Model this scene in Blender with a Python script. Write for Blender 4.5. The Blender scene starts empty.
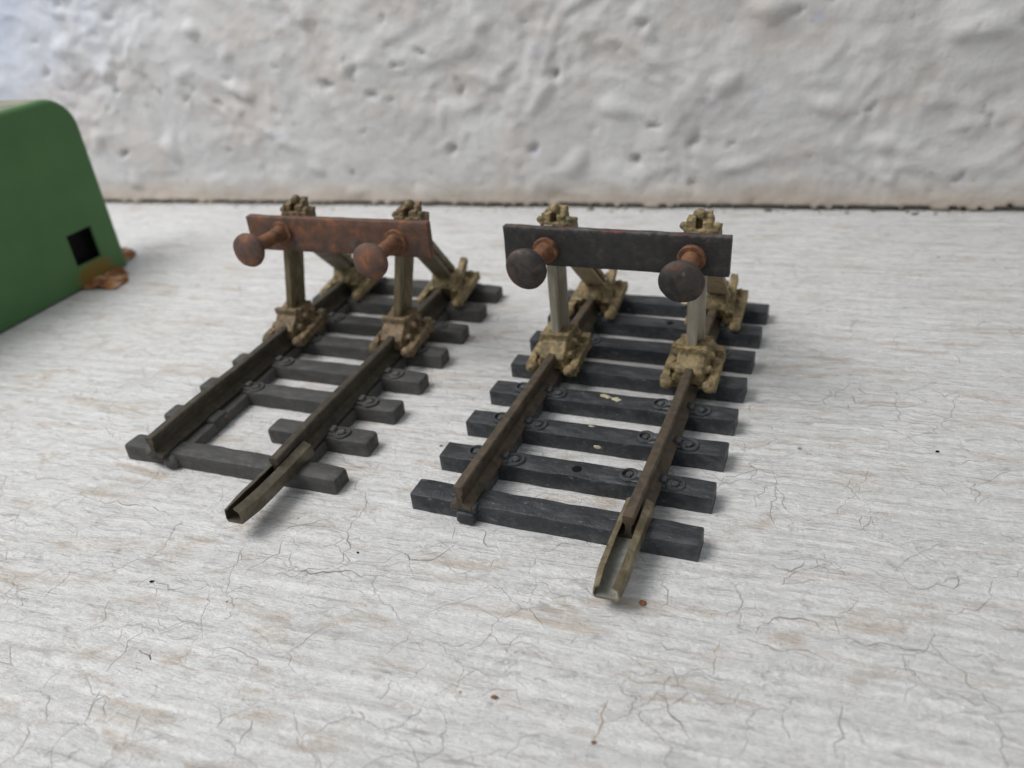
import bpy, bmesh, math, random
from mathutils import Vector, Matrix, noise
random.seed(11)
S = 0.1                      # geometry below is written in millimetres; one Blender unit is one centimetre
scene = bpy.context.scene
scene.unit_settings.scale_length = 0.01
COL = scene.collection

# ------------------------------------------------------------------ nodes
def new_mat(name):
    m = bpy.data.materials.new(name); m.use_nodes = True
    nt = m.node_tree
    b = nt.nodes['Principled BSDF']
    return m, nt, b

class N:
    """small helper for writing node trees"""
    def __init__(s, nt): s.nt = nt
    def new(s, t, **kw):
        n = s.nt.nodes.new(t)
        for k, v in kw.items(): setattr(n, k, v)
        return n
    def link(s, a, b): s.nt.links.new(a, b)
    def val(s, sock, v):
        if isinstance(v, (int, float, tuple, list)): sock.default_value = v
        else: s.link(v, sock)
    def math(s, op, a, b=0.0, clamp=False):
        n = s.new('ShaderNodeMath', operation=op, use_clamp=clamp)
        s.val(n.inputs[0], a); s.val(n.inputs[1], b); return n.outputs[0]
    def noise(s, vec, scale, detail=4, rough=0.55, dist=0.0):
        n = s.new('ShaderNodeTexNoise'); s.link(vec, n.inputs['Vector'])
        n.inputs['Scale'].default_value = scale; n.inputs['Detail'].default_value = detail
        n.inputs['Roughness'].default_value = rough; n.inputs['Distortion'].default_value = dist
        return n.outputs['Fac']
    def noisecol(s, vec, scale, detail=3):
        n = s.new('ShaderNodeTexNoise'); s.link(vec, n.inputs['Vector'])
        n.inputs['Scale'].default_value = scale; n.inputs['Detail'].default_value = detail
        return n.outputs['Color']
    def ramp(s, fac, stops, interp='LINEAR'):
        n = s.new('ShaderNodeValToRGB'); s.link(fac, n.inputs['Fac']); cr = n.color_ramp; cr.interpolation = interp
        while len(cr.elements) > len(stops): cr.elements.remove(cr.elements[-1])
        while len(cr.elements) < len(stops): cr.elements.new(0.5)
        for e, (p, c) in zip(cr.elements, stops):
            e.position = p
            e.color = (c, c, c, 1) if isinstance(c, (int, float)) else (*c, 1)
        return n.outputs['Color']
    def mix(s, fac, a, b, blend='MIX'):
        n = s.new('ShaderNodeMix', data_type='RGBA', blend_type=blend)
        s.val(n.inputs[0], fac)
        s.val(n.inputs[6], (*a, 1) if isinstance(a, tuple) else a)
        s.val(n.inputs[7], (*b, 1) if isinstance(b, tuple) else b)
        return n.outputs[2]
    def mapping(s, vec, loc=(0,0,0), rot=(0,0,0), scale=(1,1,1)):
        n = s.new('ShaderNodeMapping'); s.link(vec, n.inputs['Vector'])
        n.inputs['Location'].default_value = loc; n.inputs['Rotation'].default_value = rot; n.inputs['Scale'].default_value = scale
        return n.outputs[0]
    def obj(s): return s.new('ShaderNodeTexCoord').outputs['Object']
    def bump(s, h, strength, dist, normal=None):
        n = s.new('ShaderNodeBump'); s.link(h, n.inputs['Height'])
        n.inputs['Strength'].default_value = strength; n.inputs['Distance'].default_value = dist
        if normal is not None: s.link(normal, n.inputs['Normal'])
        return n.outputs['Normal']

def weathered(name, stops, scale=9, rough=(0.5, 0.8), metal=0.0, bump=0.4, bscale=40, edge=None, fleck=None, fleck_thr=0.66, spec=0.4, stretch=(1,1,1), fscale=3.0):
    m, nt, b = new_mat(name); n = N(nt)
    v = n.mapping(n.obj(), scale=stretch)
    f = n.noise(v, scale, 6, 0.62, 0.4)
    c = n.ramp(f, stops)
    if fleck:
        g = n.noise(v, scale*fscale, 4, 0.6)
        k = n.ramp(g, [(fleck_thr-0.03, 0.0), (fleck_thr+0.04, 1.0)])
        c = n.mix(k, c, fleck)
    if edge:
        pt = n.new('ShaderNodeNewGeometry').outputs['Pointiness']
        pe = n.math('ADD', pt, n.math('MULTIPLY', n.math('SUBTRACT', n.noise(n.obj(), 18, 4), 0.5), 0.10))
        c = n.mix(n.ramp(pe, [(edge[1], 0.0), (edge[1]+0.06, edge[2])]), c, edge[0])
    n.link(c, b.inputs['Base Color'])
    r = n.ramp(n.noise(v, scale*1.7, 4), [(0.3, rough[0]), (0.7, rough[1])])
    n.link(r, b.inputs['Roughness'])
    b.inputs['Metallic'].default_value = metal
    b.inputs['Specular IOR Level'].default_value = spec
    h = n.noise(n.obj(), bscale, 5, 0.6)
    n.link(n.bump(h, bump, 0.012), b.inputs['Normal'])
    return m

M = {}
M['sleeper_black'] = weathered('black_plastic', [(0.3, (0.014, 0.016, 0.019)), (0.52, (0.029, 0.032, 0.037)), (0.70, (0.065, 0.067, 0.07))], scale=7, rough=(0.33, 0.62), bump=1.0, bscale=24, edge=((0.13, 0.13, 0.13), 0.57, 0.5), fleck=(0.12, 0.12, 0.12), fleck_thr=0.66, stretch=(0.5, 1.6, 1))
M['sleeper_grey'] = weathered('dusty_grey_plastic', [(0.3, (0.036, 0.036, 0.036)), (0.55, (0.057, 0.056, 0.055)), (0.75, (0.095, 0.090, 0.085))], scale=6, rough=(0.55, 0.85), bump=0.8, bscale=28, edge=((0.12, 0.115, 0.105), 0.57, 0.45), fleck=(0.085, 0.070, 0.058), fleck_thr=0.62, stretch=(0.6, 1.4, 1))
M['rail_brown'] = weathered('tarnished_rail', [(0.3, (0.045, 0.036, 0.026)), (0.5, (0.085, 0.067, 0.048)), (0.7, (0.13, 0.092, 0.06))], scale=8, rough=(0.45, 0.7), metal=0.35, bump=0.4, bscale=45, fleck=(0.15, 0.06, 0.025), fleck_thr=0.64)
M['rail_dark'] = weathered('dark_tarnished_rail', [(0.3, (0.035, 0.030, 0.022)), (0.55, (0.065, 0.055, 0.04)), (0.75, (0.10, 0.085, 0.06))], scale=8, rough=(0.45, 0.7), metal=0.35, bump=0.4, bscale=45, fleck=(0.13, 0.07, 0.03), fleck_thr=0.66)
M['joiner'] = weathered('olive_tarnished_steel', [(0.3, (0.11, 0.085, 0.05)), (0.5, (0.20, 0.165, 0.10)), (0.7, (0.32, 0.28, 0.20))], scale=7, rough=(0.3, 0.55), metal=0.6, bump=0.3, bscale=30, fleck=(0.16, 0.07, 0.03), fleck_thr=0.66)
M['joiner_dull'] = weathered('dull_tarnished_steel', [(0.3, (0.085, 0.07, 0.05)), (0.5, (0.13, 0.112, 0.08)), (0.7, (0.18, 0.165, 0.125))], scale=7, rough=(0.35, 0.6), metal=0.6, bump=0.3, bscale=30)
M['joiner_floor'] = weathered('bare_grey_steel', [(0.3, (0.15, 0.14, 0.12)), (0.7, (0.30, 0.30, 0.27))], scale=8, rough=(0.4, 0.7), metal=0.2, bump=0.3, bscale=30, fleck=(0.2, 0.12, 0.06), fleck_thr=0.66)
M['ochre'] = weathered('ochre_painted_casting', [(0.30, (0.055, 0.044, 0.022)), (0.43, (0.14, 0.105, 0.052)), (0.57, (0.25, 0.185, 0.09)), (0.72, (0.36, 0.265, 0.15))], scale=9, rough=(0.5, 0.8), bump=0.6, bscale=28, edge=((0.46, 0.37, 0.24), 0.56, 0.6), fleck=(0.06, 0.07, 0.035), fleck_thr=0.61, fscale=1.6)
M['ochre_rusty'] = weathered('rust_washed_ochre_casting', [(0.30, (0.04, 0.031, 0.018)), (0.43, (0.11, 0.078, 0.04)), (0.57, (0.18, 0.12, 0.065)), (0.72, (0.27, 0.17, 0.115))], scale=9, rough=(0.5, 0.8), bump=0.6, bscale=28, edge=((0.40, 0.29, 0.18), 0.56, 0.6), fleck=(0.05, 0.06, 0.03), fleck_thr=0.6, fscale=1.6)
M['post'] = weathered('khaki_rail_post', [(0.3, (0.20, 0.17, 0.115)), (0.5, (0.28, 0.255, 0.20)), (0.7, (0.38, 0.365, 0.32))], scale=3.5, rough=(0.3, 0.55), metal=0.3, bump=0.35, bscale=35, stretch=(2.5, 2.5, 0.5))
M['post_dark'] = weathered('dull_khaki_rail_post', [(0.3, (0.09, 0.07, 0.035)), (0.5, (0.15, 0.12, 0.065)), (0.7, (0.22, 0.19, 0.13))], scale=6, rough=(0.4, 0.7), metal=0.15, bump=0.35, bscale=35, stretch=(2.5, 2.5, 0.5))
M['brace'] = weathered('khaki_brace', [(0.3, (0.09, 0.075, 0.045)), (0.5, (0.15, 0.125, 0.08)), (0.7, (0.2, 0.17, 0.12))], scale=6, rough=(0.5, 0.8), bump=0.4, bscale=35)
M['rust_orange'] = weathered('orange_rust', [(0.3, (0.06, 0.03, 0.018)), (0.5, (0.145, 0.066, 0.033)), (0.7, (0.21, 0.095, 0.045))], scale=10, rough=(0.7, 0.9), bump=0.5, bscale=40)
M['rust_brown'] = weathered('brown_red_rust', [(0.32, (0.045, 0.032, 0.027)), (0.44, (0.090, 0.051, 0.036)), (0.55, (0.125, 0.062, 0.040)), (0.66, (0.215, 0.088, 0.042))], scale=5, rough=(0.6, 0.85), bump=0.5, bscale=36, fleck=(0.085, 0.075, 0.07), fleck_thr=0.62, fscale=1.3)
M['head_rusty'] = weathered('dusty_red_rust', [(0.34, (0.055, 0.038, 0.034)), (0.45, (0.10, 0.060, 0.048)), (0.55, (0.135, 0.070, 0.048)), (0.66, (0.24, 0.098, 0.042))], scale=4.5, rough=(0.65, 0.9), bump=0.5, bscale=36, fleck=(0.13, 0.10, 0.09), fleck_thr=0.66, fscale=1.3)
M['head_dark'] = weathered('dark_rusted_steel', [(0.36, (0.028, 0.024, 0.023)), (0.49, (0.052, 0.045, 0.041)), (0.60, (0.085, 0.05, 0.037)), (0.70, (0.12, 0.07, 0.05))], scale=5, rough=(0.45, 0.75), metal=0.3, bump=0.5, bscale=36, fleck=(0.13, 0.115, 0.105), fleck_thr=0.66, fscale=1.6)
M['pale_paint'] = weathered('pale_ochre_paint', [(0.3, (0.35, 0.3, 0.17)), (0.7, (0.55, 0.5, 0.36))], scale=12, bump=0.3)
M['black_hole'] = weathered('crumb_and_hole_shade', [(0.3, (0.004, 0.004, 0.004)), (0.7, (0.01, 0.01, 0.01))], scale=12, bump=0.1, spec=0.1)  # plain black: colour of the dark crumbs, and painted shade in the holes
M['rust_tab'] = weathered('flaky_rust', [(0.34, (0.05, 0.022, 0.012)), (0.46, (0.2, 0.08, 0.03)), (0.56, (0.33, 0.15, 0.06)), (0.66, (0.5, 0.42, 0.33))], scale=4, rough=(0.6, 0.9), bump=0.6, bscale=20)

def beam_dark():
    m, nt, b = new_mat('black_steel_with_worn_edge'); n = N(nt)
    o = n.obj(); f = n.noise(o, 8, 6, 0.62, 0.4)
    c = n.ramp(f, [(0.3, (0.018, 0.017, 0.017)), (0.55, (0.033, 0.031, 0.03)), (0.75, (0.07, 0.055, 0.045))])
    sx = n.new('ShaderNodeSeparateXYZ'); n.link(o, sx.inputs[0])
    up = n.math('ADD', sx.outputs[2], n.math('MULTIPLY', n.math('SUBTRACT', n.noise(o, 14, 4), 0.5), 0.12))
    k = n.ramp(up, [(0.0, 0.0), (1.0, 1.0)])
    kk = n.math('MULTIPLY', n.math('SUBTRACT', up, 1.99), 26, True)
    wear = n.ramp(n.noise(n.mapping(o, loc=(3.1, 0, 0)), 3.2, 4), [(0.36, (0.24, 0.215, 0.20)), (0.46, (0.09, 0.08, 0.075)), (0.58, (0.10, 0.07, 0.06)), (0.64, (0.17, 0.06, 0.055)), (0.75, (0.10, 0.05, 0.04))])
    c = n.mix(kk, c, wear)
    n.link(c, b.inputs['Base Color'])
    n.link(n.ramp(n.noise(o, 12, 4), [(0.3, 0.45), (0.7, 0.7)]), b.inputs['Roughness'])
    b.inputs['Metallic'].default_value = 0.25
    n.link(n.bump(n.noise(o, 35, 5, 0.6), 0.5, 0.012), b.inputs['Normal'])
    return m
M['beam_dark'] = beam_dark()

GRAIN = math.radians(-20.1)
def table_mat():
    m, nt, b = new_mat('cracked_white_paint_on_wood'); n = N(nt)
    o = n.obj()
    w = n.mapping(o, rot=(0, 0, -GRAIN))           # x runs along the wood grain
    warp = n.new('ShaderNodeVectorMath', operation='MULTIPLY_ADD')
    n.link(n.noisecol(w, 1.3, 3), warp.inputs[0]); warp.inputs[1].default_value = (0.5, 0.14, 0); n.link(w, warp.inputs[2])
    wv = warp.outputs[0]
    g1 = n.noise(n.mapping(wv, scale=(0.38, 4.8, 1)), 1.5, 7, 0.68, 0.25)
    g2 = n.noise(n.mapping(wv, loc=(5, 3, 0), scale=(1.3, 8, 1)), 1.5, 6, 0.68, 0.5)
    blot = n.noise(w, 0.55, 4, 0.6)
    fine = n.noise(w, 9, 5, 0.7)
    c = n.ramp(g1, [(0.30, (0.63, 0.622, 0.612)), (0.42, (0.79, 0.785, 0.778)), (0.62, (0.83, 0.826, 0.82))])
    # thin grain lines where the paint has sunk
    gl = n.math('MULTIPLY', n.ramp(g2, [(0.33, 1.0), (0.43, 0.0)]), n.ramp(n.noise(n.mapping(w, loc=(3, 3, 0), scale=(0.5, 1, 1)), 1.0, 4, 0.6), [(0.42, 0.25), (0.58, 1.0)]))
    c = n.mix(n.math('MULTIPLY', gl, 0.60), c, (0.42, 0.40, 0.385))
    c = n.mix(n.ramp(blot, [(0.40, 0.16), (0.65, 0.0)]), c, (0.55, 0.54, 0.53))
    c = n.mix(n.ramp(fine, [(0.36, 0.30), (0.5, 0.0)]), c, (0.52, 0.505, 0.49))
    sd = n.noise(n.mapping(wv, loc=(1, 9, 0), scale=(1.0, 3.0, 1)), 3.2, 5, 0.7, 0.5)
    ds = n.noise(n.mapping(wv, loc=(6, 2, 0), scale=(0.8, 6.5, 1)), 2.6, 2, 0.5, 0.3)
    c = n.mix(n.ramp(ds, [(0.27, 0.55), (0.36, 0.0)]), c, (0.40, 0.385, 0.37))
    c = n.mix(n.ramp(sd, [(0.31, 0.8), (0.42, 0.0)]), c, (0.47, 0.455, 0.44))
    # brown stains that follow the grain
    st = n.noise(n.mapping(wv, loc=(2.7, 8.3, 0), scale=(0.7, 2.6, 1)), 1.3, 7, 0.72, 0.5)
    sm = n.ramp(st, [(0.54, 0.0), (0.64, 1.0)])
    c = n.mix(n.math('MULTIPLY', sm, 0.62), c, (0.55, 0.455, 0.365))
    # craze cracks
    crk = None
    for sc, loc, thr, op in ((0.95, (0, 0, 0), 0.007, 0.24), (2.1, (4, 7, 0), 0.012, 0.26)):
        vo = n.new('ShaderNodeTexVoronoi', feature='DISTANCE_TO_EDGE')
        wp = n.new('ShaderNodeVectorMath', operation='MULTIPLY_ADD')
        n.link(n.noisecol(w, 2.2, 3), wp.inputs[0]); wp.inputs[1].default_value = (0.5, 0.5, 0)
        n.link(n.mapping(w, loc=loc, scale=(0.75, 1.15, 1)), wp.inputs[2])
        n.link(wp.outputs[0], vo.inputs['Vector']); vo.inputs['Scale'].default_value = sc
        line = n.ramp(vo.outputs['Distance'], [(0.0, 1.0), (thr*0.45, 0.8), (thr, 0.0)])
        msk = n.ramp(n.noise(n.mapping(w, loc=(loc[1], 2, 0)), 1.1, 4, 0.6), [(0.47, 0.0), (0.56, op)])
        l = n.math('MULTIPLY', line, msk)
        crk = l if crk is None else n.math('MAXIMUM', crk, l)
    c = n.mix(crk, c, n.ramp(st, [(0.45, (0.22, 0.205, 0.19)), (0.62, (0.32, 0.2, 0.12))]))
    # specks of dirt
    vs = n.new('ShaderNodeTexVoronoi', feature='F1'); n.link(w, vs.inputs['Vector']); vs.inputs['Scale'].default_value = 2.1
    sep = n.new('ShaderNodeSeparateColor'); n.link(vs.outputs['Color'], sep.inputs[0])
    rad = n.math('MULTIPLY', n.math('SUBTRACT', sep.outputs[0], 0.36), 0.125)
    dot = n.math('MULTIPLY', n.math('SUBTRACT', rad, n.math('ADD', vs.outputs['Distance'], n.math('MULTIPLY', fine, 0.02))), 60, True)
    c = n.mix(n.math('MULTIPLY', dot, 0.75), c, n.ramp(sep.outputs[1], [(0.3, (0.09, 0.085, 0.08)), (0.6, (0.28, 0.2, 0.13)), (0.9, (0.4, 0.33, 0.12))]))
    n.link(c, b.inputs['Base Color'])
    n.link(n.ramp(g1, [(0.3, 0.62), (0.7, 0.45)]), b.inputs['Roughness'])
    b.inputs['Specular IOR Level'].default_value = 0.35
    h = n.math('ADD', n.math('MULTIPLY', g1, 0.95), n.math('MULTIPLY', g2, 0.45))
    h = n.math('ADD', h, n.math('MULTIPLY', n.noise(n.mapping(w, scale=(0.6, 1.6, 1)), 2.4, 7, 0.68), 0.8))
    h = n.math('ADD', h, n.math('MULTIPLY', fine, 0.12))
    h = n.math('SUBTRACT', h, n.math('MULTIPLY', crk, 0.35))
    h = n.math('SUBTRACT', h, n.math('MULTIPLY', dot, 0.3))
    n.link(n.bump(h, 0.9, 0.15), b.inputs['Normal'])
    return m
M['table'] = table_mat()
M['crack'] = weathered('crack_in_paint', [(0.38, (0.17, 0.16, 0.15)), (0.5, (0.28, 0.265, 0.25)), (0.62, (0.46, 0.44, 0.42))], scale=2.5, bump=0.1)
M['crack_brown'] = weathered('brown_crack_in_paint', [(0.35, (0.22, 0.16, 0.12)), (0.55, (0.38, 0.29, 0.22)), (0.7, (0.55, 0.47, 0.41))], scale=2.5, bump=0.1)

def wall_mat():
    m, nt, b = new_mat('lumpy_whitewash'); n = N(nt)
    o = n.obj()
    f = n.noise(o, 0.7, 6, 0.6, 0.4)
    c = n.ramp(f, [(0.3, (0.45, 0.44, 0.433)), (0.5, (0.525, 0.516, 0.51)), (0.7, (0.58, 0.573, 0.57))])
    pk = n.ramp(n.noise(n.mapping(o, loc=(5, 1, 2)), 0.7, 5, 0.65), [(0.50, 0.0), (0.62, 0.5)])
    c = n.mix(pk, c, (0.50, 0.44, 0.40))
    bl = n.ramp(n.noise(n.mapping(o, loc=(9, 4, 7)), 1.5, 5, 0.65), [(0.64, 0.0), (0.72, 0.6)])
    c = n.mix(bl, c, (0.42, 0.44, 0.56))
    dk = n.ramp(n.noise(n.mapping(o, loc=(1, 14, 3)), 3.5, 5, 0.6), [(0.28, 0.75), (0.35, 0.0)])
    c = n.mix(dk, c, (0.3, 0.29, 0.28))
    # pale blue tint mixed in towards the far left, high on the wall
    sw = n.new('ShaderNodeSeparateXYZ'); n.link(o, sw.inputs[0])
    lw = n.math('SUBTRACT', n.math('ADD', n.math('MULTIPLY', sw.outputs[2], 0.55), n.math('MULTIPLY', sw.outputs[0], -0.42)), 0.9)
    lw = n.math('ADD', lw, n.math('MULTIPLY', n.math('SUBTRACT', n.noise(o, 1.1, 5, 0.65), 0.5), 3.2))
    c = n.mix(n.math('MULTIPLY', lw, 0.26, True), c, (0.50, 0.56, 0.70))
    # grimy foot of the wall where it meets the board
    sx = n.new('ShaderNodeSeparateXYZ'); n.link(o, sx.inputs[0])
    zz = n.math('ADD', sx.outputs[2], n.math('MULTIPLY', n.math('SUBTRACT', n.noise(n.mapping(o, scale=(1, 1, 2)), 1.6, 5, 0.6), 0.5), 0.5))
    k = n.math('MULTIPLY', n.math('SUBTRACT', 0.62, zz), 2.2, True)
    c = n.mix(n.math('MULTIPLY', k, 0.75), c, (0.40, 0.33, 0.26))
    n.link(c, b.inputs['Base Color']); b.inputs['Roughness'].default_value = 0.75
    b.inputs['Specular IOR Level'].default_value = 0.25
    n.link(n.bump(n.noise(o, 7, 6, 0.68), 0.7, 0.04), b.inputs['Normal'])
    return m
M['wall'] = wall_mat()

def green_mat():
    m, nt, b = new_mat('green_tinplate_enamel'); n = N(nt)
    o = n.obj()
    c = n.ramp(n.noise(o, 1.2, 4), [(0.3, (0.058, 0.140, 0.050)), (0.7, (0.074, 0.160, 0.062))])
    fl = n.ramp(n.noise(o, 9, 4), [(0.68, 0.0), (0.74, 0.5)])
    c = n.mix(fl, c, (0.12, 0.14, 0.07))
    # rust creeping from the mounting tabs at the lower corner (face coordinates: x along the face, z up)
    sx = n.new('ShaderNodeSeparateXYZ'); n.link(o, sx.inputs[0])
    dx = n.math('SUBTRACT', sx.outputs[0], 2.15); dz = n.math('MULTIPLY', n.math('SUBTRACT', sx.outputs[2], 0.18), 1.9)
    d = n.math('SQRT', n.math('ADD', n.math('MULTIPLY', dx, dx), n.math('MULTIPLY', dz, dz)))
    d = n.math('ADD', d, n.math('MULTIPLY', n.math('SUBTRACT', n.noise(o, 4, 5, 0.65), 0.5), 0.45))
    k = n.math('MULTIPLY', n.math('SUBTRACT', 0.50, d), 4.5, True)
    c = n.mix(n.math('MULTIPLY', k, 0.85), c, n.ramp(n.noise(o, 8, 4), [(0.35, (0.16, 0.12, 0.02)), (0.6, (0.20, 0.10, 0.02))]))
    n.link(c, b.inputs['Base Color'])
    n.link(n.ramp(n.noise(o, 3, 4), [(0.3, 0.42), (0.7, 0.55)]), b.inputs['Roughness']); b.inputs['Specular IOR Level'].default_value = 0.22
    n.link(n.bump(n.noise(o, 2.5, 4), 0.25, 0.03), b.inputs['Normal'])
    return m
M['green'] = green_mat()
M['green_roof'] = weathered('faded_olive_enamel', [(0.3, (0.14, 0.14, 0.09)), (0.7, (0.26, 0.26, 0.18))], scale=3, rough=(0.5, 0.7), bump=0.3, bscale=8)

# ------------------------------------------------------------------ mesh helpers (mm in, cm out)
class MB:
    def __init__(s): s.bm = bmesh.new()
    def box(s, x0, x1, y0, y1, z0, z1, bev=0.0, seg=1, taper=None):
        t = bmesh.new(); bmesh.ops.create_cube(t, size=1)
        for v in t.verts:
            v.co = Vector(((x0+x1)/2 + v.co.x*(x1-x0), (y0+y1)/2 + v.co.y*(y1-y0), (z0+z1)/2 + v.co.z*(z1-z0)))
        if bev > 0: bmesh.ops.bevel(t, geom=t.edges[:], offset=bev, segments=seg, affect='EDGES', profile=0.6)
        s.add(t); return s
    def add(s, t, mat=None):
        if mat is not None: t.transform(mat)
        me = bpy.data.meshes.new('tmp'); t.to_mesh(me); t.free(); s.bm.from_mesh(me); bpy.data.meshes.remove(me)
    def hull(s, pts):
        t = bmesh.new()
        for p in pts: t.verts.new(p)
        bmesh.ops.convex_hull(t, input=t.verts[:]); s.add(t); return s
    def prism(s, prof, a, b, up=Vector((0, 0, 1)), ny=1):
        """profile points (side, up) swept from a to b"""
        a = Vector(a); b = Vector(b); d = (b-a).normalized(); side = d.cross(up).normalized(); u = side.cross(d)
        t = bmesh.new(); rings = []
        for i in range(ny+1):
            c = a.lerp(b, i/ny); rings.append([t.verts.new(c + side*p[0] + u*p[1]) for p in prof])
        k = len(prof)
        for i in range(ny):
            for j in range(k): t.faces.new((rings[i][j], rings[i][(j+1) % k], rings[i+1][(j+1) % k], rings[i+1][j]))
        t.faces.new(rings[0][::-1]); t.faces.new(rings[-1])
        bmesh.ops.recalc_face_normals(t, faces=t.faces[:]); s.add(t); return s
    def lathe(s, prof, a, d, n=32):
        """(distance along axis, radius) pairs spun about the axis through a along d"""
        a = Vector(a); d = Vector(d).normalized(); x = d.orthogonal().normalized(); y = d.cross(x)
        t = bmesh.new(); rings = []
        for h, r in prof:
            rings.append([t.verts.new(a + d*h + (x*math.cos(q*2*math.pi/n) + y*math.sin(q*2*math.pi/n))*r) for q in range(n)])
        for i in range(len(rings)-1):
            for j in range(n): t.faces.new((rings[i][j], rings[i][(j+1) % n], rings[i+1][(j+1) % n], rings[i+1][j]))
        t.faces.new(rings[0][::-1]); t.faces.new(rings[-1])
        bmesh.ops.recalc_face_normals(t, faces=t.faces[:]); s.add(t); return s
    def ball(s, c, r, sc=(1, 1, 1), sub=2):
        t = bmesh.new(); bmesh.ops.create_icosphere(t, subdivisions=sub, radius=r)
        for v in t.verts: v.co = Vector((v.co.x*sc[0], v.co.y*sc[1], v.co.z*sc[2])) + Vector(c)
        s.add(t); return s
    def ring(s, c, R, r, n=20, k=6, h=1.0):
        t = bmesh.new(); rr = []
        for i in range(n):
            a = i*2*math.pi/n; o = Vector((math.cos(a), math.sin(a), 0))
            rr.append([t.verts.new(Vector(c) + o*(R + r*math.cos(q*2*math.pi/k)) + Vector((0, 0, h*r*math.sin(q*2*math.pi/k)))) for q in range(k)])
        for i in range(n):
            for q in range(k): t.faces.new((rr[i][q], rr[(i+1) % n][q], rr[(i+1) % n][(q+1) % k], rr[i][(q+1) % k]))
        bmesh.ops.recalc_face_normals(t, faces=t.faces[:]); s.add(t); return s
    def rough(s, amp, sc, seed=0, fine=0.0):
        for v in s.bm.verts:
            q = v.co*sc + Vector((seed*7.3, seed*3.1, seed*1.7))
            v.co += noise.noise_vector(q)*amp
            if fine: v.co += noise.noise_vector(q*4.1)*fine
        return s
    def move(s, fn):
        for v in s.bm.verts: v.co = fn(v.co)
        return s
    def build(s, name, mat, parent=None, smooth=False, flat_angle=40):
        me = bpy.data.meshes.new(name); s.bm.transform(Matrix.Scale(S, 4)); s.bm.normal_update(); s.bm.to_mesh(me); s.bm.free()
        for m in (mat if isinstance(mat, list) else [mat]): me.materials.append(m)
        o = bpy.data.objects.new(name, me); COL.objects.link(o)
        if parent is not None: o.parent = parent
        if smooth:
            me.shade_smooth()
            if flat_angle < 180: me.set_sharp_from_angle(angle=math.radians(flat_angle))
        return o
    def cast(s, name, mat, parent, voxel=0.115, amp=0.10, sc=1.6, seed=0, fn=None):
        """fuse everything in this builder into one lumpy painted casting"""
        o = s.build(name, mat, parent)
        md = o.modifiers.new('fuse', 'REMESH'); md.mode = 'VOXEL'; md.voxel_size = voxel*S
        sm = o.modifiers.new('soft', 'SMOOTH'); sm.iterations = 1; sm.factor = 0.35
        dg = bpy.context.evaluated_depsgraph_get(); dg.update()
        me = bpy.data.meshes.new_from_object(o.evaluated_get(dg))
        o.modifiers.clear(); old = o.data; o.data = me; me.name = name; bpy.data.meshes.remove(old)
        if not me.materials: me.materials.append(mat)
        for v in me.vertices:
            q = v.co/S
            p = q*sc + Vector((seed*5.1, seed*2.3, 0))
            q = q + noise.noise_vector(p)*amp + noise.noise_vector(p*2.6)*amp*0.55
            if fn: q = fn(q)
            v.co = q*S
        me.shade_smooth()
        return o

def empty(name, loc, rz, label, cat, group=None):
    o = bpy.data.objects.new(name, None); COL.objects.link(o); o.empty_display_size = 0.5
    o.location = Vector(loc)*S; o.rotation_euler = (0, 0, rz); o['label'] = label; o['category'] = cat
    if group: o['group'] = group
    return o
def tag(o, label, cat, group=None):
    o['label'] = label; o['category'] = cat
    if group: o['group'] = group

# ------------------------------------------------------------------ rail sections
def rail_profile(h=2.6, foot=1.1, head=0.5, web=0.28):
    r = [(foot, 0), (foot, 0.25), (web+0.25, 0.5), (web, 0.7), (web, h-0.95), (head, h-0.72), (head, h-0.12), (head-0.12, h)]
    return r + [(-a, b) for a, b in reversed(r)]

def lean_fn(k, z0=6.0):
    return lambda c: Vector((c.x + k*max(0.0, c.z - z0), c.y, c.z))

G = 8.25; ZS = 1.93; SP = 6.76; SW = 2.72; SL = 14.3

def sleeper(parent, i, mat, x0=-SL, x1=SL, bev=0.22, seed=0, skew=0.0, seats=(-G, G), amp=0.10, y=None):
    b = MB(); t = bmesh.new(); bmesh.ops.create_cube(t, size=1)
    y0 = i*SP if y is None else y
    for v in t.verts: v.co = Vector(((x0+x1)/2 + v.co.x*(x1-x0), y0 + SW/2 + v.co.y*SW, ZS/2 + v.co.z*ZS))
    ends = [e for e in t.edges if abs(e.verts[0].co.x - e.verts[1].co.x) < 1e-4]
    longs = [e for e in t.edges if e not in ends and min(e.verts[0].co.z, e.verts[1].co.z) > 1]
    bmesh.ops.bevel(t, geom=ends + longs, offset=bev, segments=2, affect='EDGES', profile=0.5)
    for k in range(1, 40):
        xx = x0 + (x1-x0)*k/40
        bmesh.ops.bisect_plane(t, geom=t.verts[:]+t.edges[:]+t.faces[:], plane_co=(xx, 0, 0), plane_no=(1, 0, 0))
    b.add(t)
    b.rough(amp, 0.35, seed, amp*0.25)
    b.move(lambda c: Vector((c.x, c.y + skew*c.x, max(c.z, 0.02))))
    s = b.build('sleeper', mat, parent, smooth=True, flat_angle=35)
    for x in seats:
        c = MB(); yc = y0 + SW/2 + skew*x
        for sg in (-1, 1):
            c.box(*sorted((x+sg*0.2, x+sg*2.0)), yc-0.85, yc+0.85, ZS-0.05, ZS+0.17, 0.06)
            c.box(*sorted((x+sg*0.75, x+sg*1.45)), yc-0.5, yc+0.5, ZS+0.1, ZS+0.62, 0.12)
            c.ring((x+sg*2.25, yc-sg*0.15, ZS+0.1), 0.86, 0.20, h=1.0)
            c.lathe([(0, 0.42), (0.18, 0.42), (0.26, 0.34)], (x+sg*2.25, yc-sg*0.15, ZS+0.06), (0, 0, 1), 6)
        c.rough(0.05, 1.3, seed+x)
        c.build('rail_chair', mat, s, smooth=True, flat_angle=45)
    return s

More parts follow.
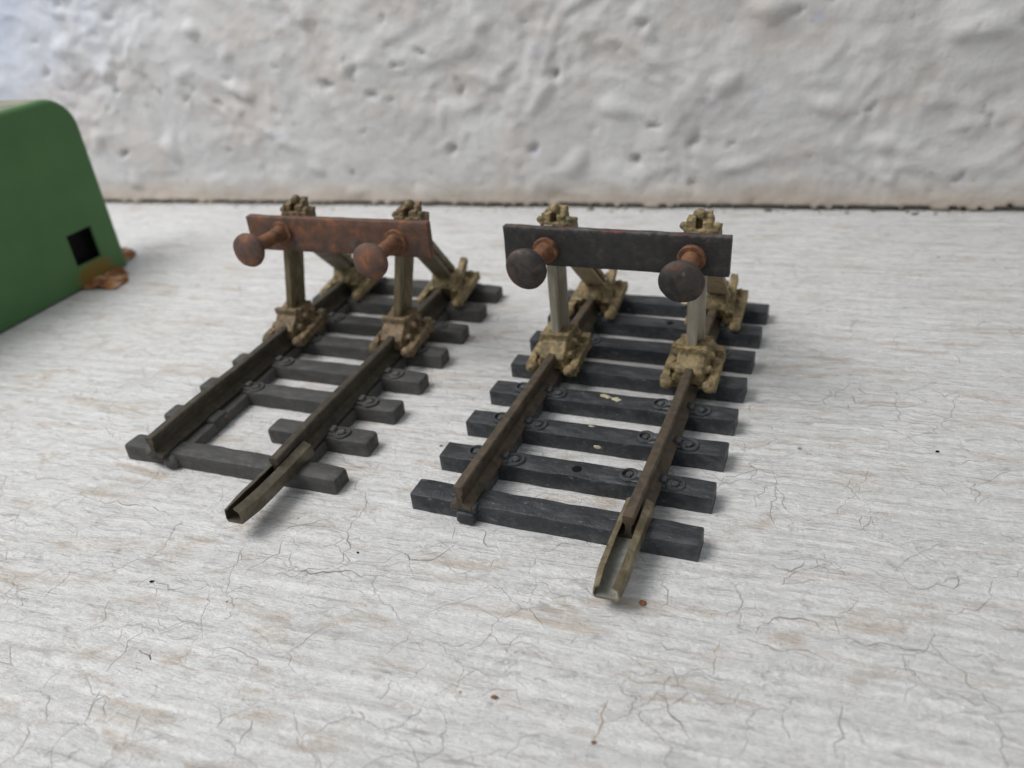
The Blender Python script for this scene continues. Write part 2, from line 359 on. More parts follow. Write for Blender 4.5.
def rails(parent, mat, ends, kinks, far=51.0):
    out = []
    for x, y0, kf in zip((-G, G), ends, kinks):
        b = MB(); b.prism(rail_profile(), (x, y0, ZS+0.02), (x, far, ZS+0.02), ny=60)
        b.rough(0.035, 0.5, x); b.move(lambda c: Vector((c.x + kf(c.y), c.y, c.z)))
        out.append(b.build('rail', mat, parent, smooth=True, flat_angle=30))
    return out

def webs(parent, mat, spans):
    """moulded strips that tie the sleepers together under the rails"""
    for x0, x1, y0, y1 in spans:
        b = MB(); b.box(x0, x1, y0, y1, 0.15, 1.55, 0.12); b.rough(0.06, 0.7, x0+y0)
        b.build('web', mat, parent, smooth=True, flat_angle=40)

def joiner(parent, y0, y1, mats, droop=0.0, twist=0.0, x=G, tall=False):
    """folded steel fishplate: floor with two walls rolled in over the rail foot"""
    prof = [(-1.25, 1.15), (-1.1, 1.28), (-0.86, 0.95), (-1.2, 0.3), (-1.12, -0.02), (1.12, -0.02), (1.2, 0.3), (0.86, 0.95), (1.1, 1.28), (1.25, 1.15)]
    outer = [(-0.72, 1.42), (-1.36, 1.12), (-1.5, 0.25), (-1.25, -0.14), (1.25, -0.14), (1.5, 0.25), (1.36, 1.12), (0.72, 1.42)]
    inner = [(0.68, 1.28), (1.22, 1.02), (1.34, 0.3), (1.12, 0.0), (-1.12, 0.0), (-1.34, 0.3), (-1.22, 1.02), (-0.68, 1.28)]
    outer = [(a*0.93, c) for a, c in outer]; inner = [(a*0.93, c) for a, c in inner]
    if tall: outer = [(a, c*1.15 if c > 0.5 else c) for a, c in outer]; inner = [(a, c*1.15 if c > 0.5 else c) for a, c in inner]; outer[0] = (-0.42, 1.7); outer[-1] = (0.42, 1.7); inner[0] = (0.4, 1.56); inner[-1] = (-0.4, 1.56)
    b = MB(); b.prism(outer + inner, (x, y0, ZS), (x, y1, ZS), ny=16)
    b.rough(0.05, 0.6, 3)
    def f(c):
        t = max(0.0, (-0.5 - c.y))/8.0
        zz = c.z + droop*t*t; a = twist*t; dx, dz = (c.x-x)*(1-0.22*max(0.0, (t-0.55)/0.4)**2), zz-ZS
        return Vector((x + dx*math.cos(a) + dz*math.sin(a), c.y + 0.10*abs(dx)*0, ZS + dz*math.cos(a) - dx*math.sin(a)))
    b.move(f)
    o = b.build('rail_joiner', mats[0], parent, smooth=True, flat_angle=50)
    c = MB(); c.box(x-1.12, x+1.12, y0+0.02, y1, ZS-0.05, ZS+0.13)
    bmesh.ops.subdivide_edges(c.bm, edges=c.bm.edges[:], cuts=6, use_grid_fill=True); c.move(f)
    c.build('joiner_floor', mats[1], o)
    return o

# ------------------------------------------------------------------ buffer stop pieces
def bar(b, x0, y0, z0, x1, y1, z1, w=0.45, h=0.5):
    b.prism([(-w, -h), (w, -h), (w, h), (-w, h)], (x0, y0, z0), (x1, y1, z1))
def front_shoe(parent, x, y, mat, seed, fn=None):
    b = MB()
    # socket block round the foot of the post, sloping down on to the rail head
    b.hull([(x+a, y+c, z) for a, c, z in ((-1.7,-1.3,4.6),(1.7,-1.3,4.6),(-1.55,-1.2,6.1),(1.55,-1.2,6.1),(-1.9,2.2,6.5),(1.9,2.2,6.5),(-2.0,2.4,3.0),(2.0,2.4,3.0),(-1.5,-2.9,4.1),(1.5,-2.9,4.1),(-1.7,-2.8,2.6),(1.7,-2.8,2.6))])
    b.box(x-1.75, x+1.75, y-1.5, y-0.7, 5.9, 6.6)
    for sg in (-1, 1):
        xo = x + sg*2.5
        b.hull([(x+sg*a, y+c, z) for a, c, z in ((0.9,-2.8,2.05),(2.6,-2.8,2.05),(0.9,2.8,2.05),(2.8,2.8,2.05),(0.9,-2.4,3.7),(2.3,-2.2,2.9),(0.9,2.4,5.2),(2.2,2.4,3.9))])
        bar(b, xo+sg*0.2, y-3.4, 2.75, xo+sg*0.15, y+3.4, 3.7, 0.5, 0.62)
        b.ball((xo-sg*0.1, y-3.4, 2.9), 0.82, (1, 1, 0.9))
        b.box(*sorted((xo-sg*0.5, xo+sg*0.6)), y+2.2, y+3.6, 2.6, 4.6)
        for dy, dz in ((-1.6, 4.0), (0.0, 4.9), (1.7, 5.2)):
            b.lathe([(0, 0.55), (0.75, 0.5), (0.85, 0.3)], (x+sg*1.6, y+dy, dz), (sg, 0, 0.35), 6)
        b.ball((x+sg*2.2, y+0.9, 3.9), 0.55)
    return b.cast('shoe', mat, parent, seed=seed, amp=0.055, sc=1.3, fn=fn)

def rear_shoe(parent, x, y, mat, seed, fn=None):
    b = MB()
    b.hull([(x+a, y+c, z) for a, c, z in ((-1.4,-3.2,4.4),(1.4,-3.2,4.4),(-1.5,-2.6,6.3),(1.5,-2.6,6.3),(-1.7,3.2,2.6),(1.7,3.2,2.6),(-1.5,2.6,5.2),(1.5,2.6,5.2),(-1.5,-2.0,2.6),(1.5,-2.0,2.6))])
    for sg in (-1, 1):
        xo = x + sg*2.6
        b.hull([(x+sg*a, y+c, z) for a, c, z in ((0.9,-2.6,2.05),(2.8,-2.6,2.05),(0.9,3.2,2.05),(2.9,3.2,2.05),(0.9,-2.4,4.2),(2.4,-2.2,3.2),(0.9,2.8,5.2),(2.2,2.8,4.4))])
        bar(b, xo+sg*0.35, y-4.3, 2.7, xo+sg*0.25, y+3.6, 3.9, 0.52, 0.6)
        b.ball((xo+sg*0.25, y-4.3, 2.8), 0.75)
        bar(b, x+sg*1.85, y-2.8, 3.6, x+sg*1.6, y+2.6, 6.7, 0.5, 0.55)
        for dy, dz in ((-1.5, 3.4), (0.5, 4.0), (2.4, 4.4)):
            b.lathe([(0, 0.55), (0.75, 0.5), (0.85, 0.3)], (x+sg*2.0, y+dy, dz), (sg, 0, 0.35), 6)
    return b.cast('shoe', mat, parent, seed=seed, amp=0.055, sc=1.3, fn=fn)

def cap(parent, x, y, z, mat, seed, fn=None):
    """cast bracket over the top of a post, two bolt lugs with a dark slot between"""
    b = MB()
    b.box(x-1.7, x+2.0, y-0.9, y+1.6, z-2.2, z+0.3)
    b.box(x-1.45, x-0.45, y-0.8, y+0.9, z, z+1.35)
    b.box(x+0.25, x+1.25, y-0.8, y+0.9, z, z+1.15)
    b.box(x-1.0, x+1.0, y+0.3, y+1.5, z, z+1.7)
    b.ball((x-0.1, y+0.1, z+1.7), 0.62)
    b.ball((x-1.8, y-0.3, z+0.5), 0.45); b.ball((x+1.7, y-0.3, z+0.5), 0.5)
    b.ball((x+0.9, y+0.2, z+1.3), 0.45)
    return b.cast('post_cap', mat, parent, voxel=0.11, seed=seed, amp=0.09, sc=1.5, fn=fn)

def post(parent, x, y, mat, fn=None):
    b = MB(); b.prism(rail_profile(h=2.5, foot=1.05, head=0.5, web=0.26), (x-0.3, y+2.3, 4.2), (x-0.3, y+2.3, 20.0), up=Vector((0, -1, 0)), ny=20)
    b.rough(0.03, 0.5, x)
    if fn: b.move(fn)
    return b.build('post', mat, parent, smooth=True, flat_angle=30)

def brace(parent, x, ya, za, yb, zb, mat, fn=None):
    b = MB(); b.prism(rail_profile(h=2.2, foot=1.35, head=0.7, web=0.4), (x, ya, za), (x, yb, zb), ny=20)
    b.rough(0.04, 0.5, x)
    if fn: b.move(fn)
    return b.build('brace', mat, parent, smooth=True, flat_angle=30)

def buffer(parent, base, head, mats, R=2.35, seed=0):
    base = Vector(base); head = Vector(head); d = head - base; L = d.length
    b = MB(); b.lathe([(-0.4, 1.48), (0.30, 1.52), (0.42, 1.45), (0.45, 1.02), (0.8, 1.0), (1.5, 0.92), (2.6, 0.88), (L-1.6, 0.88), (L-0.9, 1.1), (L-0.4, 1.2)], base, d, 28)
    b.rough(0.06, 0.9, seed, 0.02)
    sh = b.build('buffer', mats[0], parent, smooth=True, flat_angle=50)
    h = MB(); h.lathe([(L-1.7, 0.9), (L-1.25, 1.2), (L-0.9, R-0.65), (L-0.7, R-0.15), (L-0.35, R), (L-0.02, R), (L+0.14, R-0.09), (L+0.32, R-0.40), (L+0.50, R*0.62), (L+0.62, R*0.3), (L+0.65, 0.02)], base, d, 48)
    h.rough(0.07, 0.7, seed+4, 0.02)
    h.build('buffer_head', mats[1], sh, smooth=True, flat_angle=60)
    return sh

def beam(parent, x0, x1, y0, y1, z0, z1, mat, seed, bend=0.0):
    b = MB(); t = bmesh.new(); bmesh.ops.create_cube(t, size=1)
    for v in t.verts: v.co = Vector(((x0+x1)/2 + v.co.x*(x1-x0), (y0+y1)/2 + v.co.y*(y1-y0), (z0+z1)/2 + v.co.z*(z1-z0)))
    bmesh.ops.bevel(t, geom=t.edges[:], offset=0.12, segments=2, affect='EDGES', profile=0.5)
    for k in range(1, 36):
        bmesh.ops.bisect_plane(t, geom=t.verts[:]+t.edges[:]+t.faces[:], plane_co=(x0+(x1-x0)*k/36, 0, 0), plane_no=(1, 0, 0))
    for k in range(1, 5):
        bmesh.ops.bisect_plane(t, geom=t.verts[:]+t.edges[:]+t.faces[:], plane_co=(0, 0, z0+(z1-z0)*k/5), plane_no=(0, 0, 1))
    b.add(t); b.rough(0.07, 0.4, seed, 0.025)
    return b.build('buffer_beam', mat, parent, smooth=True, flat_angle=35)

# ------------------------------------------------------------------ right hand track
RT = empty('buffer_stop_track', (1.654, 58.815, 0), -0.4363, 'model railway buffer stop with black beam and dark round buffer heads on near-black sleepers', 'buffer stop', 'model railway buffer stops')
blk = M['sleeper_black']
R_sl = []
for i in range(8):
    R_sl.append(sleeper(RT, i, blk, seed=i+1, skew=0.012 + random.uniform(-0.006, 0.006), bev=0.16, amp=0.11,
                        seats=(-G, G) if i else ()))
rails(RT, M['rail_brown'], (-0.9, -0.7), (lambda y: 0.0, lambda y: 0.10*math.sin(y*0.12)))
webs(RT, blk, [(x-0.75, x+0.75, i*SP+SW-0.1, (i+1)*SP+0.1) for i in range(7) for x in (-G, G)])
b = MB(); b.box(-G-0.6, -G+1.3, -1.0, 0.3, 0.1, 1.5, 0.35, 2); b.box(-G-1.2, -G+1.4, -0.75, 0.4, 1.3, 2.15, 0.25, 2); b.rough(0.12, 1.0, 2); b.build('end_lug', blk, RT, smooth=True, flat_angle=180)
joiner(RT, -7.7, 3.6, (M['joiner'], M['joiner_floor']), droop=-0.5, twist=0.0)
och = M['ochre']
front_shoe(RT, -G, 28.6, och, 1); front_shoe(RT, G, 28.6, och, 2)
rear_shoe(RT, -G, 45.2, och, 3); rear_shoe(RT, G, 45.2, och, 4)
post(RT, -G+0.25, 27.9, M['post']); post(RT, G+0.2, 27.9, M['post'])
cap(RT, -G+0.55, 29.1, 19.9, och, 5); cap(RT, G+0.35, 29.1, 19.9, och, 6)
brace(RT, -G+0.3, 30.2, 17.2, 44.5, 4.8, och); brace(RT, G+0.3, 30.2, 17.2, 44.5, 4.8, och)
beam(RT, -13.4, 12.1, 26.6, 27.6, 15.7, 20.15, M['beam_dark'], 1)
buffer(RT, (-8.25, 26.6, 17.6), (-8.6, 21.0, 17.5), (M['rust_orange'], M['head_dark']), seed=1)
buffer(RT, (8.15, 26.6, 17.7), (8.1, 21.4, 17.1), (M['rust_orange'], M['head_dark']), seed=2)
# paint spots and black discs for pin holes on the sleepers
def blob(parent, c, r, sc, mat, name='paint_spot', seed=0):
    b = MB(); b.ball(c, r, sc, 3); b.rough(r*0.22, 1.0/r, seed, r*0.06); b.build(name, mat, parent, smooth=True, flat_angle=180)
blob(R_sl[3], (0.6, 3*SP+1.6, ZS+0.0), 1.0, (1.0, 0.55, 0.07), M['pale_paint'], seed=2)
blob(R_sl[3], (-0.6, 3*SP+2.0, ZS+0.0), 0.6, (1.0, 0.6, 0.08), M['pale_paint'], seed=3)
blob(R_sl[2], (0.0, 2*SP+2.3, ZS+0.0), 0.7, (1.3, 0.3, 0.08), M['pale_paint'], seed=4)
blob(R_sl[2], (1.1, 2*SP+0.0, 1.0), 0.42, (1.0, 0.25, 0.6), M['pale_paint'], seed=5)
blob(R_sl[7], (3.6, 7*SP+1.2, ZS+0.0), 0.9, (1.2, 0.6, 0.09), M['pale_paint'], seed=6)
for i, x in ((1, 0.6), (6, 2.6)):
    b = MB(); b.lathe([(0, 0.5), (0.05, 0.5), (0.06, 0.1)], (x, i*SP+1.3, ZS-0.0), (0, 0, 1), 18); b.rough(0.05, 1, i)
    b.build('pin_hole_shade', M['black_hole'], R_sl[i])  # flat black disc, the shade inside a hole put in as colour

# ------------------------------------------------------------------ left hand track
LT = empty('buffer_stop_track', (-32.451, 73.908, 0), -0.4019, 'model railway buffer stop with rusty red-brown beam, on dusty grey sleepers, one cut through', 'buffer stop', 'model railway buffer stops')
gry = M['sleeper_grey']
for i in range(8):
    sk = random.uniform(-0.012, 0.004)
    if i == 1:
        sleeper(LT, 1, gry, x0=-SL, x1=-6.5, seats=(), seed=21, bev=0.4)
        sleeper(LT, 1, gry, x0=1.0, x1=SL, seats=(G,), seed=22, bev=0.42)
    elif i == 0:
        sleeper(LT, 0, gry, seats=(), seed=23, bev=0.45, skew=-0.01)
    else:
        sleeper(LT, i, gry, seed=23+i, bev=0.4, skew=sk, amp=0.13)
rails(LT, M['rail_dark'], (-1.0, -1.2), (lambda y: -0.3*math.exp(-((y-6)/9)**2) - 0.024*min(max(y, 0), 29), lambda y: -0.25*math.exp(-((y-8)/9)**2) - 0.02*min(max(y, 0), 29)))
webs(LT, gry, [(x-0.75, x+0.75, i*SP+SW-0.1, (i+1)*SP+0.1) for i in range(7) for x in (-G, G) if not (x < 0 and i < 3)] +
     [(-9.4, -6.5, SW-0.3, SP+0.3), (-9.6, -6.6, SP+SW-0.3, 2*SP+0.3), (-9.5, -7.2, 2*SP+SW-0.3, 3*SP+0.3)])
b = MB(); b.ball((-G+1.0, 0.05, 0.85), 1.0, (1.0, 0.9, 0.9)); b.ball((-G-1.2, 0.4, 1.4), 1.1, (1.5, 0.9, 0.9)); b.rough(0.12, 1.0, 2); b.build('end_lug', gry, LT, smooth=True, flat_angle=180)
blob(LT, (-6.5, 8.9, 1.3), 0.3, (0.8, 1.3, 0.8), M['rust_brown'], 'rust_lump', 3)
joiner(LT, -8.6, 3.6, (M['joiner_dull'], M['joiner_dull']), droop=0.3, twist=0.0, tall=True)
ocr = M['ochre_rusty']; LF = lean_fn(0.21)
LG = (-G-0.75, G-0.55)
for q, x in enumerate(LG):
    front_shoe(LT, x, 29.0, ocr, 7+q); rear_shoe(LT, x+0.1, 45.2, och, 9+q)
    post(LT, x+0.2, 28.8, M['post_dark'], LF)
    cap(LT, x+(1.05, 0.75)[q], 29.7, (19.8, 19.6)[q], ocr, 11+q, LF)
    brace(LT, x+0.2, 30.6, 16.6, 44.5, 4.6, M['brace'], LF)
beam(LT, -11.5, 14.7, 27.5, 28.6, 15.3, 19.8, M['rust_brown'], 4)
buffer(LT, (-6.3, 27.5, 17.8), (-6.3, 20.3, 18.2), (M['rust_orange'], M['head_rusty']), R=2.1, seed=3)
buffer(LT, (10.2, 27.5, 17.4), (10.2, 20.8, 17.4), (M['rust_orange'], M['head_rusty']), R=2.2, seed=4)

# ------------------------------------------------------------------ green tinplate body at the left
ang = math.atan2(0.9186, 0.3951)
GB = empty('tin_toy_body', (-80.5, 119.87, 0), ang, 'green enamelled tin toy body with rounded corner, square black hole and rusty foot tabs', 'tin toy')
def shell():
    x0, x1, H, R = -34.0, 28.8, 31.2, 5.6
    pts = [(x0, 0.4), (x0, H-R)] + [(x0+R-R*math.cos(a*math.pi/16), H-R+R*math.sin(a*math.pi/16)) for a in range(1, 8)] + [(x0+R, H)]
    pts += [(x1-R+R*math.sin(a*math.pi/20)*1.0, H-R+R*math.cos(a*math.pi/20)) for a in range(0, 11)] + [(x1, 0.4)]
    hole = [(18.1, 4.1), (18.1, 9.7), (23.6, 9.7), (23.6, 4.0)]
    D = 11.0
    # front and back plates with rounded rim, joined by the wrapped side strip
    b = MB(); t = bmesh.new()
    def ring_(off, y): 
        cx = (x0+x1)/2; out = []
        for (a, z) in pts:
            dx = -off if a > cx else off
            zz = z - off if z > 3 else z
            if z > H-R and (a > x1-R or a < x0+R):
                c = Vector((x1-R if a > cx else x0+R, H-R)); v = Vector((a, z)) - c; v = v*(1-off/R); a2, zz = c.x+v.x, c.y+v.y
                out.append(t.verts.new((a2, y, zz)))
            else:
                out.append(t.verts.new((a + (dx if z <= H-R+0.01 else 0), y, zz)))
        return out
    rims = [(0.9, 0.0), (0.55, 0.06), (0.18, 0.35), (0.0, 0.8), (0.0, D-0.45), (0.22, D-0.08), (0.55, D)]
    rr = [ring_(o, y) for o, y in rims]
    for i in range(len(rr)-1):
        for j in range(len(pts)-1):
            f = t.faces.new((rr[i][j], rr[i][j+1], rr[i+1][j+1], rr[i+1][j]))
            if i >= 3: f.material_index = 1 if min(pts[j][1], pts[j+1][1]) > H-3 else 0
    t.faces.new(rr[-1])
    # front plate with the square hole punched through
    outer = rr[0]; hv = [t.verts.new((a, 0.0, z)) for a, z in hole]; hb = [t.verts.new((a, 0.5, z)) for a, z in hole]
    edges = []
    for k in range(len(outer)): 
        e = t.edges.get((outer[k], outer[(k+1) % len(outer)])) or t.edges.new((outer[k], outer[(k+1) % len(outer)])); edges.append(e)
    for k in range(4): edges.append(t.edges.new((hv[k], hv[(k+1) % 4])))
    bmesh.ops.triangle_fill(t, edges=edges, use_beauty=True)
    for k in range(4): t.faces.new((hv[k], hv[(k+1) % 4], hb[(k+1) % 4], hb[k]))
    bmesh.ops.recalc_face_normals(t, faces=t.faces[:])
    me = bpy.data.meshes.new('x'); t.to_mesh(me); t.free(); b.bm.from_mesh(me); bpy.data.meshes.remove(me)
    return b.build('body_shell', [M['green'], M['green_roof']], GB, smooth=True, flat_angle=40)
shell()
b = MB(); b.box(16.5, 25.2, 2.2, 2.6, 2.6, 11.2); b.build('hole_dark_sheet', M['black_hole'], GB)  # black sheet added behind the square hole, painting the shade inside the body
b = MB(); b.hull([(17.6,-0.6,0.5),(18.2,-6.6,0.2),(21.6,-6.2,0.2),(25.0,-3.4,0.2),(26.6,-0.4,0.4),(17.6,0.3,0.9),(18.4,-6.2,0.5),(21.4,-5.8,0.55),(24.6,-3.2,0.7),(26.2,0.3,1.1)]); bmesh.ops.subdivide_edges(b.bm, edges=b.bm.edges[:], cuts=4, use_grid_fill=True); b.rough(0.45, 0.5, 3, 0.2)
b.build('foot_tab', M['rust_tab'], GB)
b = MB(); b.hull([(27.8,2.0,0.3),(31.8,1.6,0.3),(34.4,3.6,0.3),(33.8,6.6,0.3),(27.8,7.4,0.3),(27.8,2.0,1.3),(31.4,1.8,1.3),(34.0,3.8,1.2),(33.2,6.4,1.4),(27.8,7.2,1.6)]); bmesh.ops.subdivide_edges(b.bm, edges=b.bm.edges[:], cuts=4, use_grid_fill=True); b.rough(0.4, 0.5, 5, 0.2)
b.build('foot_tab', M['rust_tab'], GB)

# ------------------------------------------------------------------ camera maths (also used once to place traced paint cracks on the board in world units)
F, PITCH, ROLL, H = 809.51, 0.529, -0.1051, 51.118
cp, sp_ = math.cos(PITCH), math.sin(PITCH); cr, sr = math.cos(ROLL), math.sin(ROLL)
fwd = Vector((0, cp, -sp_)); r0 = Vector((1, 0, 0)); u0 = Vector((0, sp_, cp))
right = r0*cr + u0*sr; upv = u0*cr - r0*sr
def ground(u, v):
    d = fwd + right*((u-512)/F) - upv*((v-384)/F); return Vector((0, 0, H)) + d*(-H/d.z)

# ------------------------------------------------------------------ board and wall
WA = Vector((-89.82, 191.3, 0)); WB = Vector((87.73, 126.14, 0)); wd = (WB-WA).normalized(); wn = Vector((wd.y, -wd.x, 0))  # wn points to the camera
wang = math.atan2(wd.y, wd.x)
CRACKS = [  # traced along the cracks of the paint, millimetres on the board after conversion
 [(258,537),(290,528),(330,520)], [(196,572),(240,570),(285,575),(330,568)], [(245,575),(262,562),(277,554),(283,540)], [(277,556),(295,571),(345,573),(400,577)],
 [(345,530),(347,548),(338,565)], [(138,588),(150,578),(168,590),(185,587)], [(188,565),(172,561),(162,553)], [(8,605),(20,590),(30,588)], [(0,560),(12,562)],
 [(88,638),(92,628),(100,622),(110,600)], [(140,650),(150,660),(152,650)], [(170,640),(200,636),(205,630)], [(205,660),(215,648),(248,650),(262,670)], [(105,672),(120,656),(142,628)],
 [(85,735),(90,705),(95,700),(110,700)], [(130,745),(140,715)], [(220,700),(222,712),(217,728)], [(10,765),(25,740),(35,720)], [(92,702),(100,690)], [(240,745),(248,728),(252,720)],
 [(395,548),(410,560),(440,555),(455,545)], [(455,520),(452,540)], [(484,528),(490,545),(500,552)], [(540,505),(548,515),(540,525)], [(438,540),(450,548)],
 [(385,655),(395,646),(410,640),(412,630)], [(415,640),(425,652)], [(440,640),(460,648),(475,646)], [(480,700),(490,690),(505,686),(515,690),(520,705)], [(380,700),(388,690),(392,680)],
 [(575,645),(580,625),(590,620)], [(655,690),(668,705),(680,730),(690,740)], [(716,640),(713,675)], [(595,740),(602,715),(608,700)], [(505,760),(520,740),(560,735)],
 [(780,650),(800,648),(815,655),(830,662)], [(780,560),(810,558),(850,563),(880,575),(905,580)], [(745,640),(790,650)], [(900,570),(910,585),(940,588),(970,584)], [(955,588),(957,575)],
 [(760,620),(800,618),(820,628)], [(835,640),(880,645),(920,650),(960,660)], [(785,575),(800,565),(805,560)], [(720,480),(760,470),(790,478)], [(860,408),(885,405),(910,407)], [(760,395),(800,400),(850,408)],
 [(905,410),(935,415),(960,422)], [(905,419),(920,422),(955,422)], [(930,385),(945,398),(958,392)], [(905,660),(915,685),(905,700)], [(840,700),(842,730),(838,760)], [(770,700),(790,740)], [(950,690),(975,705),(1000,712)],
 [(20,470),(40,478),(70,480)], [(60,400),(80,395),(90,385)], [(150,380),(160,372),(180,370)], [(100,500),(140,505),(170,515)], [(640,640),(660,645),(690,655)], [(550,600),(575,598)], [(430,610),(460,600),(480,598)]]
BROWN = {25, 26, 28, 32, 33, 17}
def board():
    t = bmesh.new()
    c = [(-260, 10), (-260, 262), (260, 70), (260, -120), (-100, -120)]
    xs = [WA + wd*a + wn*b_ for a, b_ in ((-170, -8), (360, -8), (360, 330), (-170, 330))]
    vs = [t.verts.new((p.x, p.y, 0)) for p in xs]; bot = [t.verts.new((p.x, p.y, -18)) for p in xs]
    t.faces.new(vs); t.faces.new(bot)
    for k in range(4): t.faces.new((vs[k], vs[(k+1) % 4], bot[(k+1) % 4], bot[k]))
    bmesh.ops.recalc_face_normals(t, faces=t.faces[:])
    rng = random.Random(5)
    for ci, line in enumerate(CRACKS):
        P = [ground(*p) for p in line]
        # subdivide with jitter so that the crack wanders
        Q = []
        for a, b_ in zip(P, P[1:]):
            n_ = max(2, int((b_-a).length/0.5)); nr = (b_-a).normalized().cross(Vector((0, 0, 1)))
            for k in range(n_):
                f = k/n_; q = a.lerp(b_, f); q += nr*noise.noise(q*0.9 + Vector((ci*3, 0, 0)))*0.7; Q.append(q)
        Q.append(P[-1]); prev = None
        wmax = rng.uniform(0.09, 0.20)
        for k, q in enumerate(Q):
            d = (Q[min(k+1, len(Q)-1)] - Q[max(k-1, 0)]).normalized(); nr = d.cross(Vector((0, 0, 1)))
            f = k/(len(Q)-1); wdt = wmax*max(0.12, math.sin(math.pi*(0.08+0.84*f)))*(0.5+0.9*abs(noise.noise(q*1.7)))
            a, b_ = q + nr*wdt/2, q - nr*wdt/2
            cur = (t.verts.new((a.x, a.y, 0.012)), t.verts.new((b_.x, b_.y, 0.012)))
            if prev:
                fc = t.faces.new((prev[0], prev[1], cur[1], cur[0])); fc.material_index = 2 if ci in BROWN else 1
            prev = cur
    for f in t.faces:
        f.normal_update()
        if f.material_index and f.normal.z < 0: f.normal_flip()
    b = MB(); b.bm.free(); b.bm = t
    o = b.build('tabletop', [M['table'], M['crack'], M['crack_brown']]); o['kind'] = 'structure'
    return o
board()

def wall():
    me = bpy.data.meshes.new('wall'); vs, fs = [], []
    L0, L1, step, Z0, Z1 = -110.0, 300.0, 0.62, -4.0, 96.0
    nx = int((L1-L0)/step); zs = []; z = Z0
    while z < Z1: zs.append(z); z += step
    nv = noise.noise
    for iz, z in enumerate(zs):
        for ix in range(nx+1):
            u = L0 + ix*step
            p = Vector((u/17, z/13, 0.3)); q = p + noise.noise_vector(p*0.9)*0.5
            rg = min(1.0, max(0.0, 0.45 + 1.3*nv(Vector((u/26, z/18, 61)))))          # some areas are smoother than others
            h = nv(q)*0.7 + nv(q*2.3+Vector((3, 1, 0)))*(0.40+0.30*rg)
            r = 1-abs(nv(q*3.1+Vector((7, 2, 0))))*2; h += max(0, r)**3*0.45*rg
            h += (nv(q*6.3)*0.36 + nv(q*13.1)*0.18)*(0.35+0.65*rg) + nv(Vector((u/8+z/9, (z-u*0.35)/1.7, 4)))*0.10*(1.1-rg)
            pit = nv(Vector((u/3.6, z/2.6, 21)) + noise.noise_vector(Vector((u/2.2, z/2.2, 5)))*0.45) + 0.12*nv(Vector((u/15, z/15, 71)))
            if pit > 0.50: h -= (pit-0.50)*5.0
            lp = nv(Vector((u/6.5+9, z/5.2, 41)))
            if lp > 0.30: h += (lp-0.30)*2.4
            # the wall is undercut where it meets the board
            e = 0.45 + 0.6*nv(Vector((u/5, 3, 0))) + 0.6*nv(Vector((u/1.4, 8, 0)))
            if z < e: h = min(h, 0) - 2.6
            elif z < 6: h = h*(0.35+0.65*(z/6)) + 0.5*math.exp(-(z-e)/1.6)
            vs.append((u*S, -h*S, z*S))
    for iz in range(len(zs)-1):
        for ix in range(nx):
            a = iz*(nx+1)+ix; fs.append((a, a+1, a+nx+2, a+nx+1))
    # thickness: back face
    n0 = len(vs); vs += [(L0*S, 2.0, Z0*S), (L1*S, 2.0, Z0*S), (L1*S, 2.0, zs[-1]*S), (L0*S, 2.0, zs[-1]*S)]
    fs.append((n0+1, n0, n0+3, n0+2))
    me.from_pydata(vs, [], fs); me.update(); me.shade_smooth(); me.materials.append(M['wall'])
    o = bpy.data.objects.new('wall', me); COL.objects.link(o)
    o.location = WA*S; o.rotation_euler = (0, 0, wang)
    tag(o, 'rough lumpy whitewashed wall behind the white board', 'wall')
wall()

# ------------------------------------------------------------------ crumbs lying on the board
def crumb(u, v, r, mat, label, sc=(1, 1, 0.7), seed=0):
    b = MB(); b.ball((0, 0, r*0.45), r, sc, 2); b.rough(r*0.5, 1.2/r, seed)
    o = b.build('crumb', mat, None, smooth=True, flat_angle=60); o.location = ground(u, v)*S
    tag(o, label, 'crumb')
crumb(643, 604, 0.26, M['rust_tab'], 'brown rust crumb just right of the projecting rail joiner tip', seed=1)
crumb(358, 553, 0.12, M['black_hole'], 'black crumb on the bare board below the grey sleepers, left of centre', seed=2)
crumb(937, 452, 0.17, M['black_hole'], 'black crumb alone on the board far to the right', seed=3)
crumb(495, 698, 0.30, M['rust_tab'], 'small brown flake in chipped paint near the bottom middle', (1, 0.6, 0.3), seed=4)
crumb(594, 743, 0.20, M['rust_tab'], 'dark brown flake at the bottom edge below the rail joiner', (1, 0.6, 0.4), seed=5)
crumb(152, 582, 0.17, M['black_hole'], 'dark chip in the cracked paint at lower left', (1.5, 0.6, 0.3), seed=6)

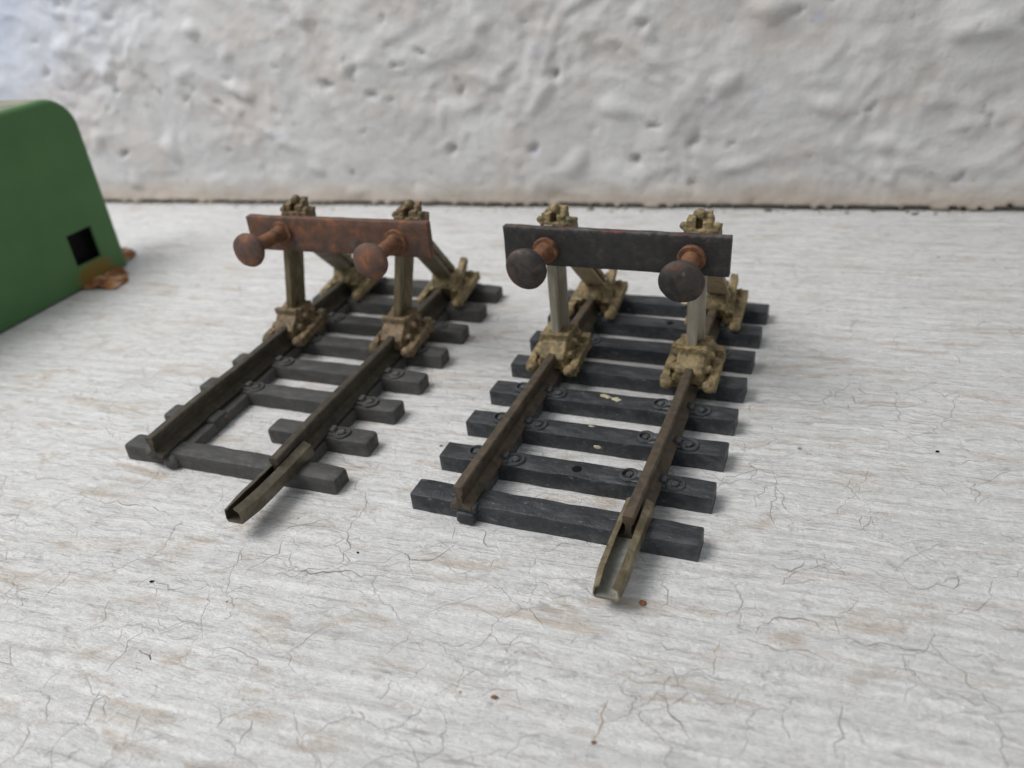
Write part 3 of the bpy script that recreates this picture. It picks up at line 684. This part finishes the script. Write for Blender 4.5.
def seam_grit():
    rg = random.Random(9); b = MB()
    for k in range(170):
        a = rg.uniform(-60, 250); q = WA + wd*a + wn*(rg.uniform(0.0, 1.0)**2*3.2 + 0.1); rr = rg.uniform(0.10, 0.32)*(1.9 if rg.random() < 0.08 else 1)
        b.ball((q.x, q.y, rr*0.3), rr, (rg.uniform(0.8, 2.0), rg.uniform(0.7, 1.2), 0.7), 1)
    b.rough(0.15, 1.9, 3)
    o = b.build('grit', M['grit'], None); tag(o, 'dark grit and flakes gathered in the seam between board and wall', 'grit'); o['kind'] = 'stuff'
M['grit'] = weathered('seam_grit', [(0.35, (0.04, 0.035, 0.03)), (0.47, (0.18, 0.15, 0.12)), (0.6, (0.45, 0.41, 0.36))], scale=3, bump=0.3)
seam_grit()
# ------------------------------------------------------------------ light
w = bpy.data.worlds.new('World'); scene.world = w; w.use_nodes = True
bg = w.node_tree.nodes['Background']; bg.inputs[0].default_value = (0.93, 0.97, 1.0, 1); bg.inputs[1].default_value = 0.46
def area(name, loc, target, size, power, col):
    l = bpy.data.lights.new(name, 'AREA'); l.shape = 'RECTANGLE'; l.size = size[0]*S; l.size_y = size[1]*S; l.energy = power; l.color = col
    o = bpy.data.objects.new(name, l); COL.objects.link(o); o.location = Vector(loc)*S
    o.rotation_euler = (Vector(target)-Vector(loc)).to_track_quat('-Z', 'Y').to_euler(); return o
area('window_light', (-190, 70, 300), (0, 90, 0), (210, 170), 12400, (1.0, 0.985, 0.965))

l2 = area('side_window_light', (-300, 110, 190), (-110, 200, 75), (60, 60), 90, (0.40, 0.62, 1.0)); l2.data.spread = math.radians(50)

# ------------------------------------------------------------------ camera
cd = bpy.data.cameras.new('camera'); cam = bpy.data.objects.new('camera', cd); COL.objects.link(cam); scene.camera = cam
cam.matrix_world = Matrix(((right.x, upv.x, -fwd.x, 0), (right.y, upv.y, -fwd.y, 0), (right.z, upv.z, -fwd.z, H*S), (0, 0, 0, 1)))
cd.sensor_width = 36; cd.lens = F/1024*36; cd.clip_start = 0.1; cd.clip_end = 500
cd.dof.use_dof = True; cd.dof.focus_distance = 7.7; cd.dof.aperture_fstop = 0.34

scene.view_settings.view_transform = 'Standard'; scene.view_settings.look = 'None'
scene.view_settings.exposure = 0; scene.view_settings.gamma = 1
scene.render.engine = 'CYCLES'
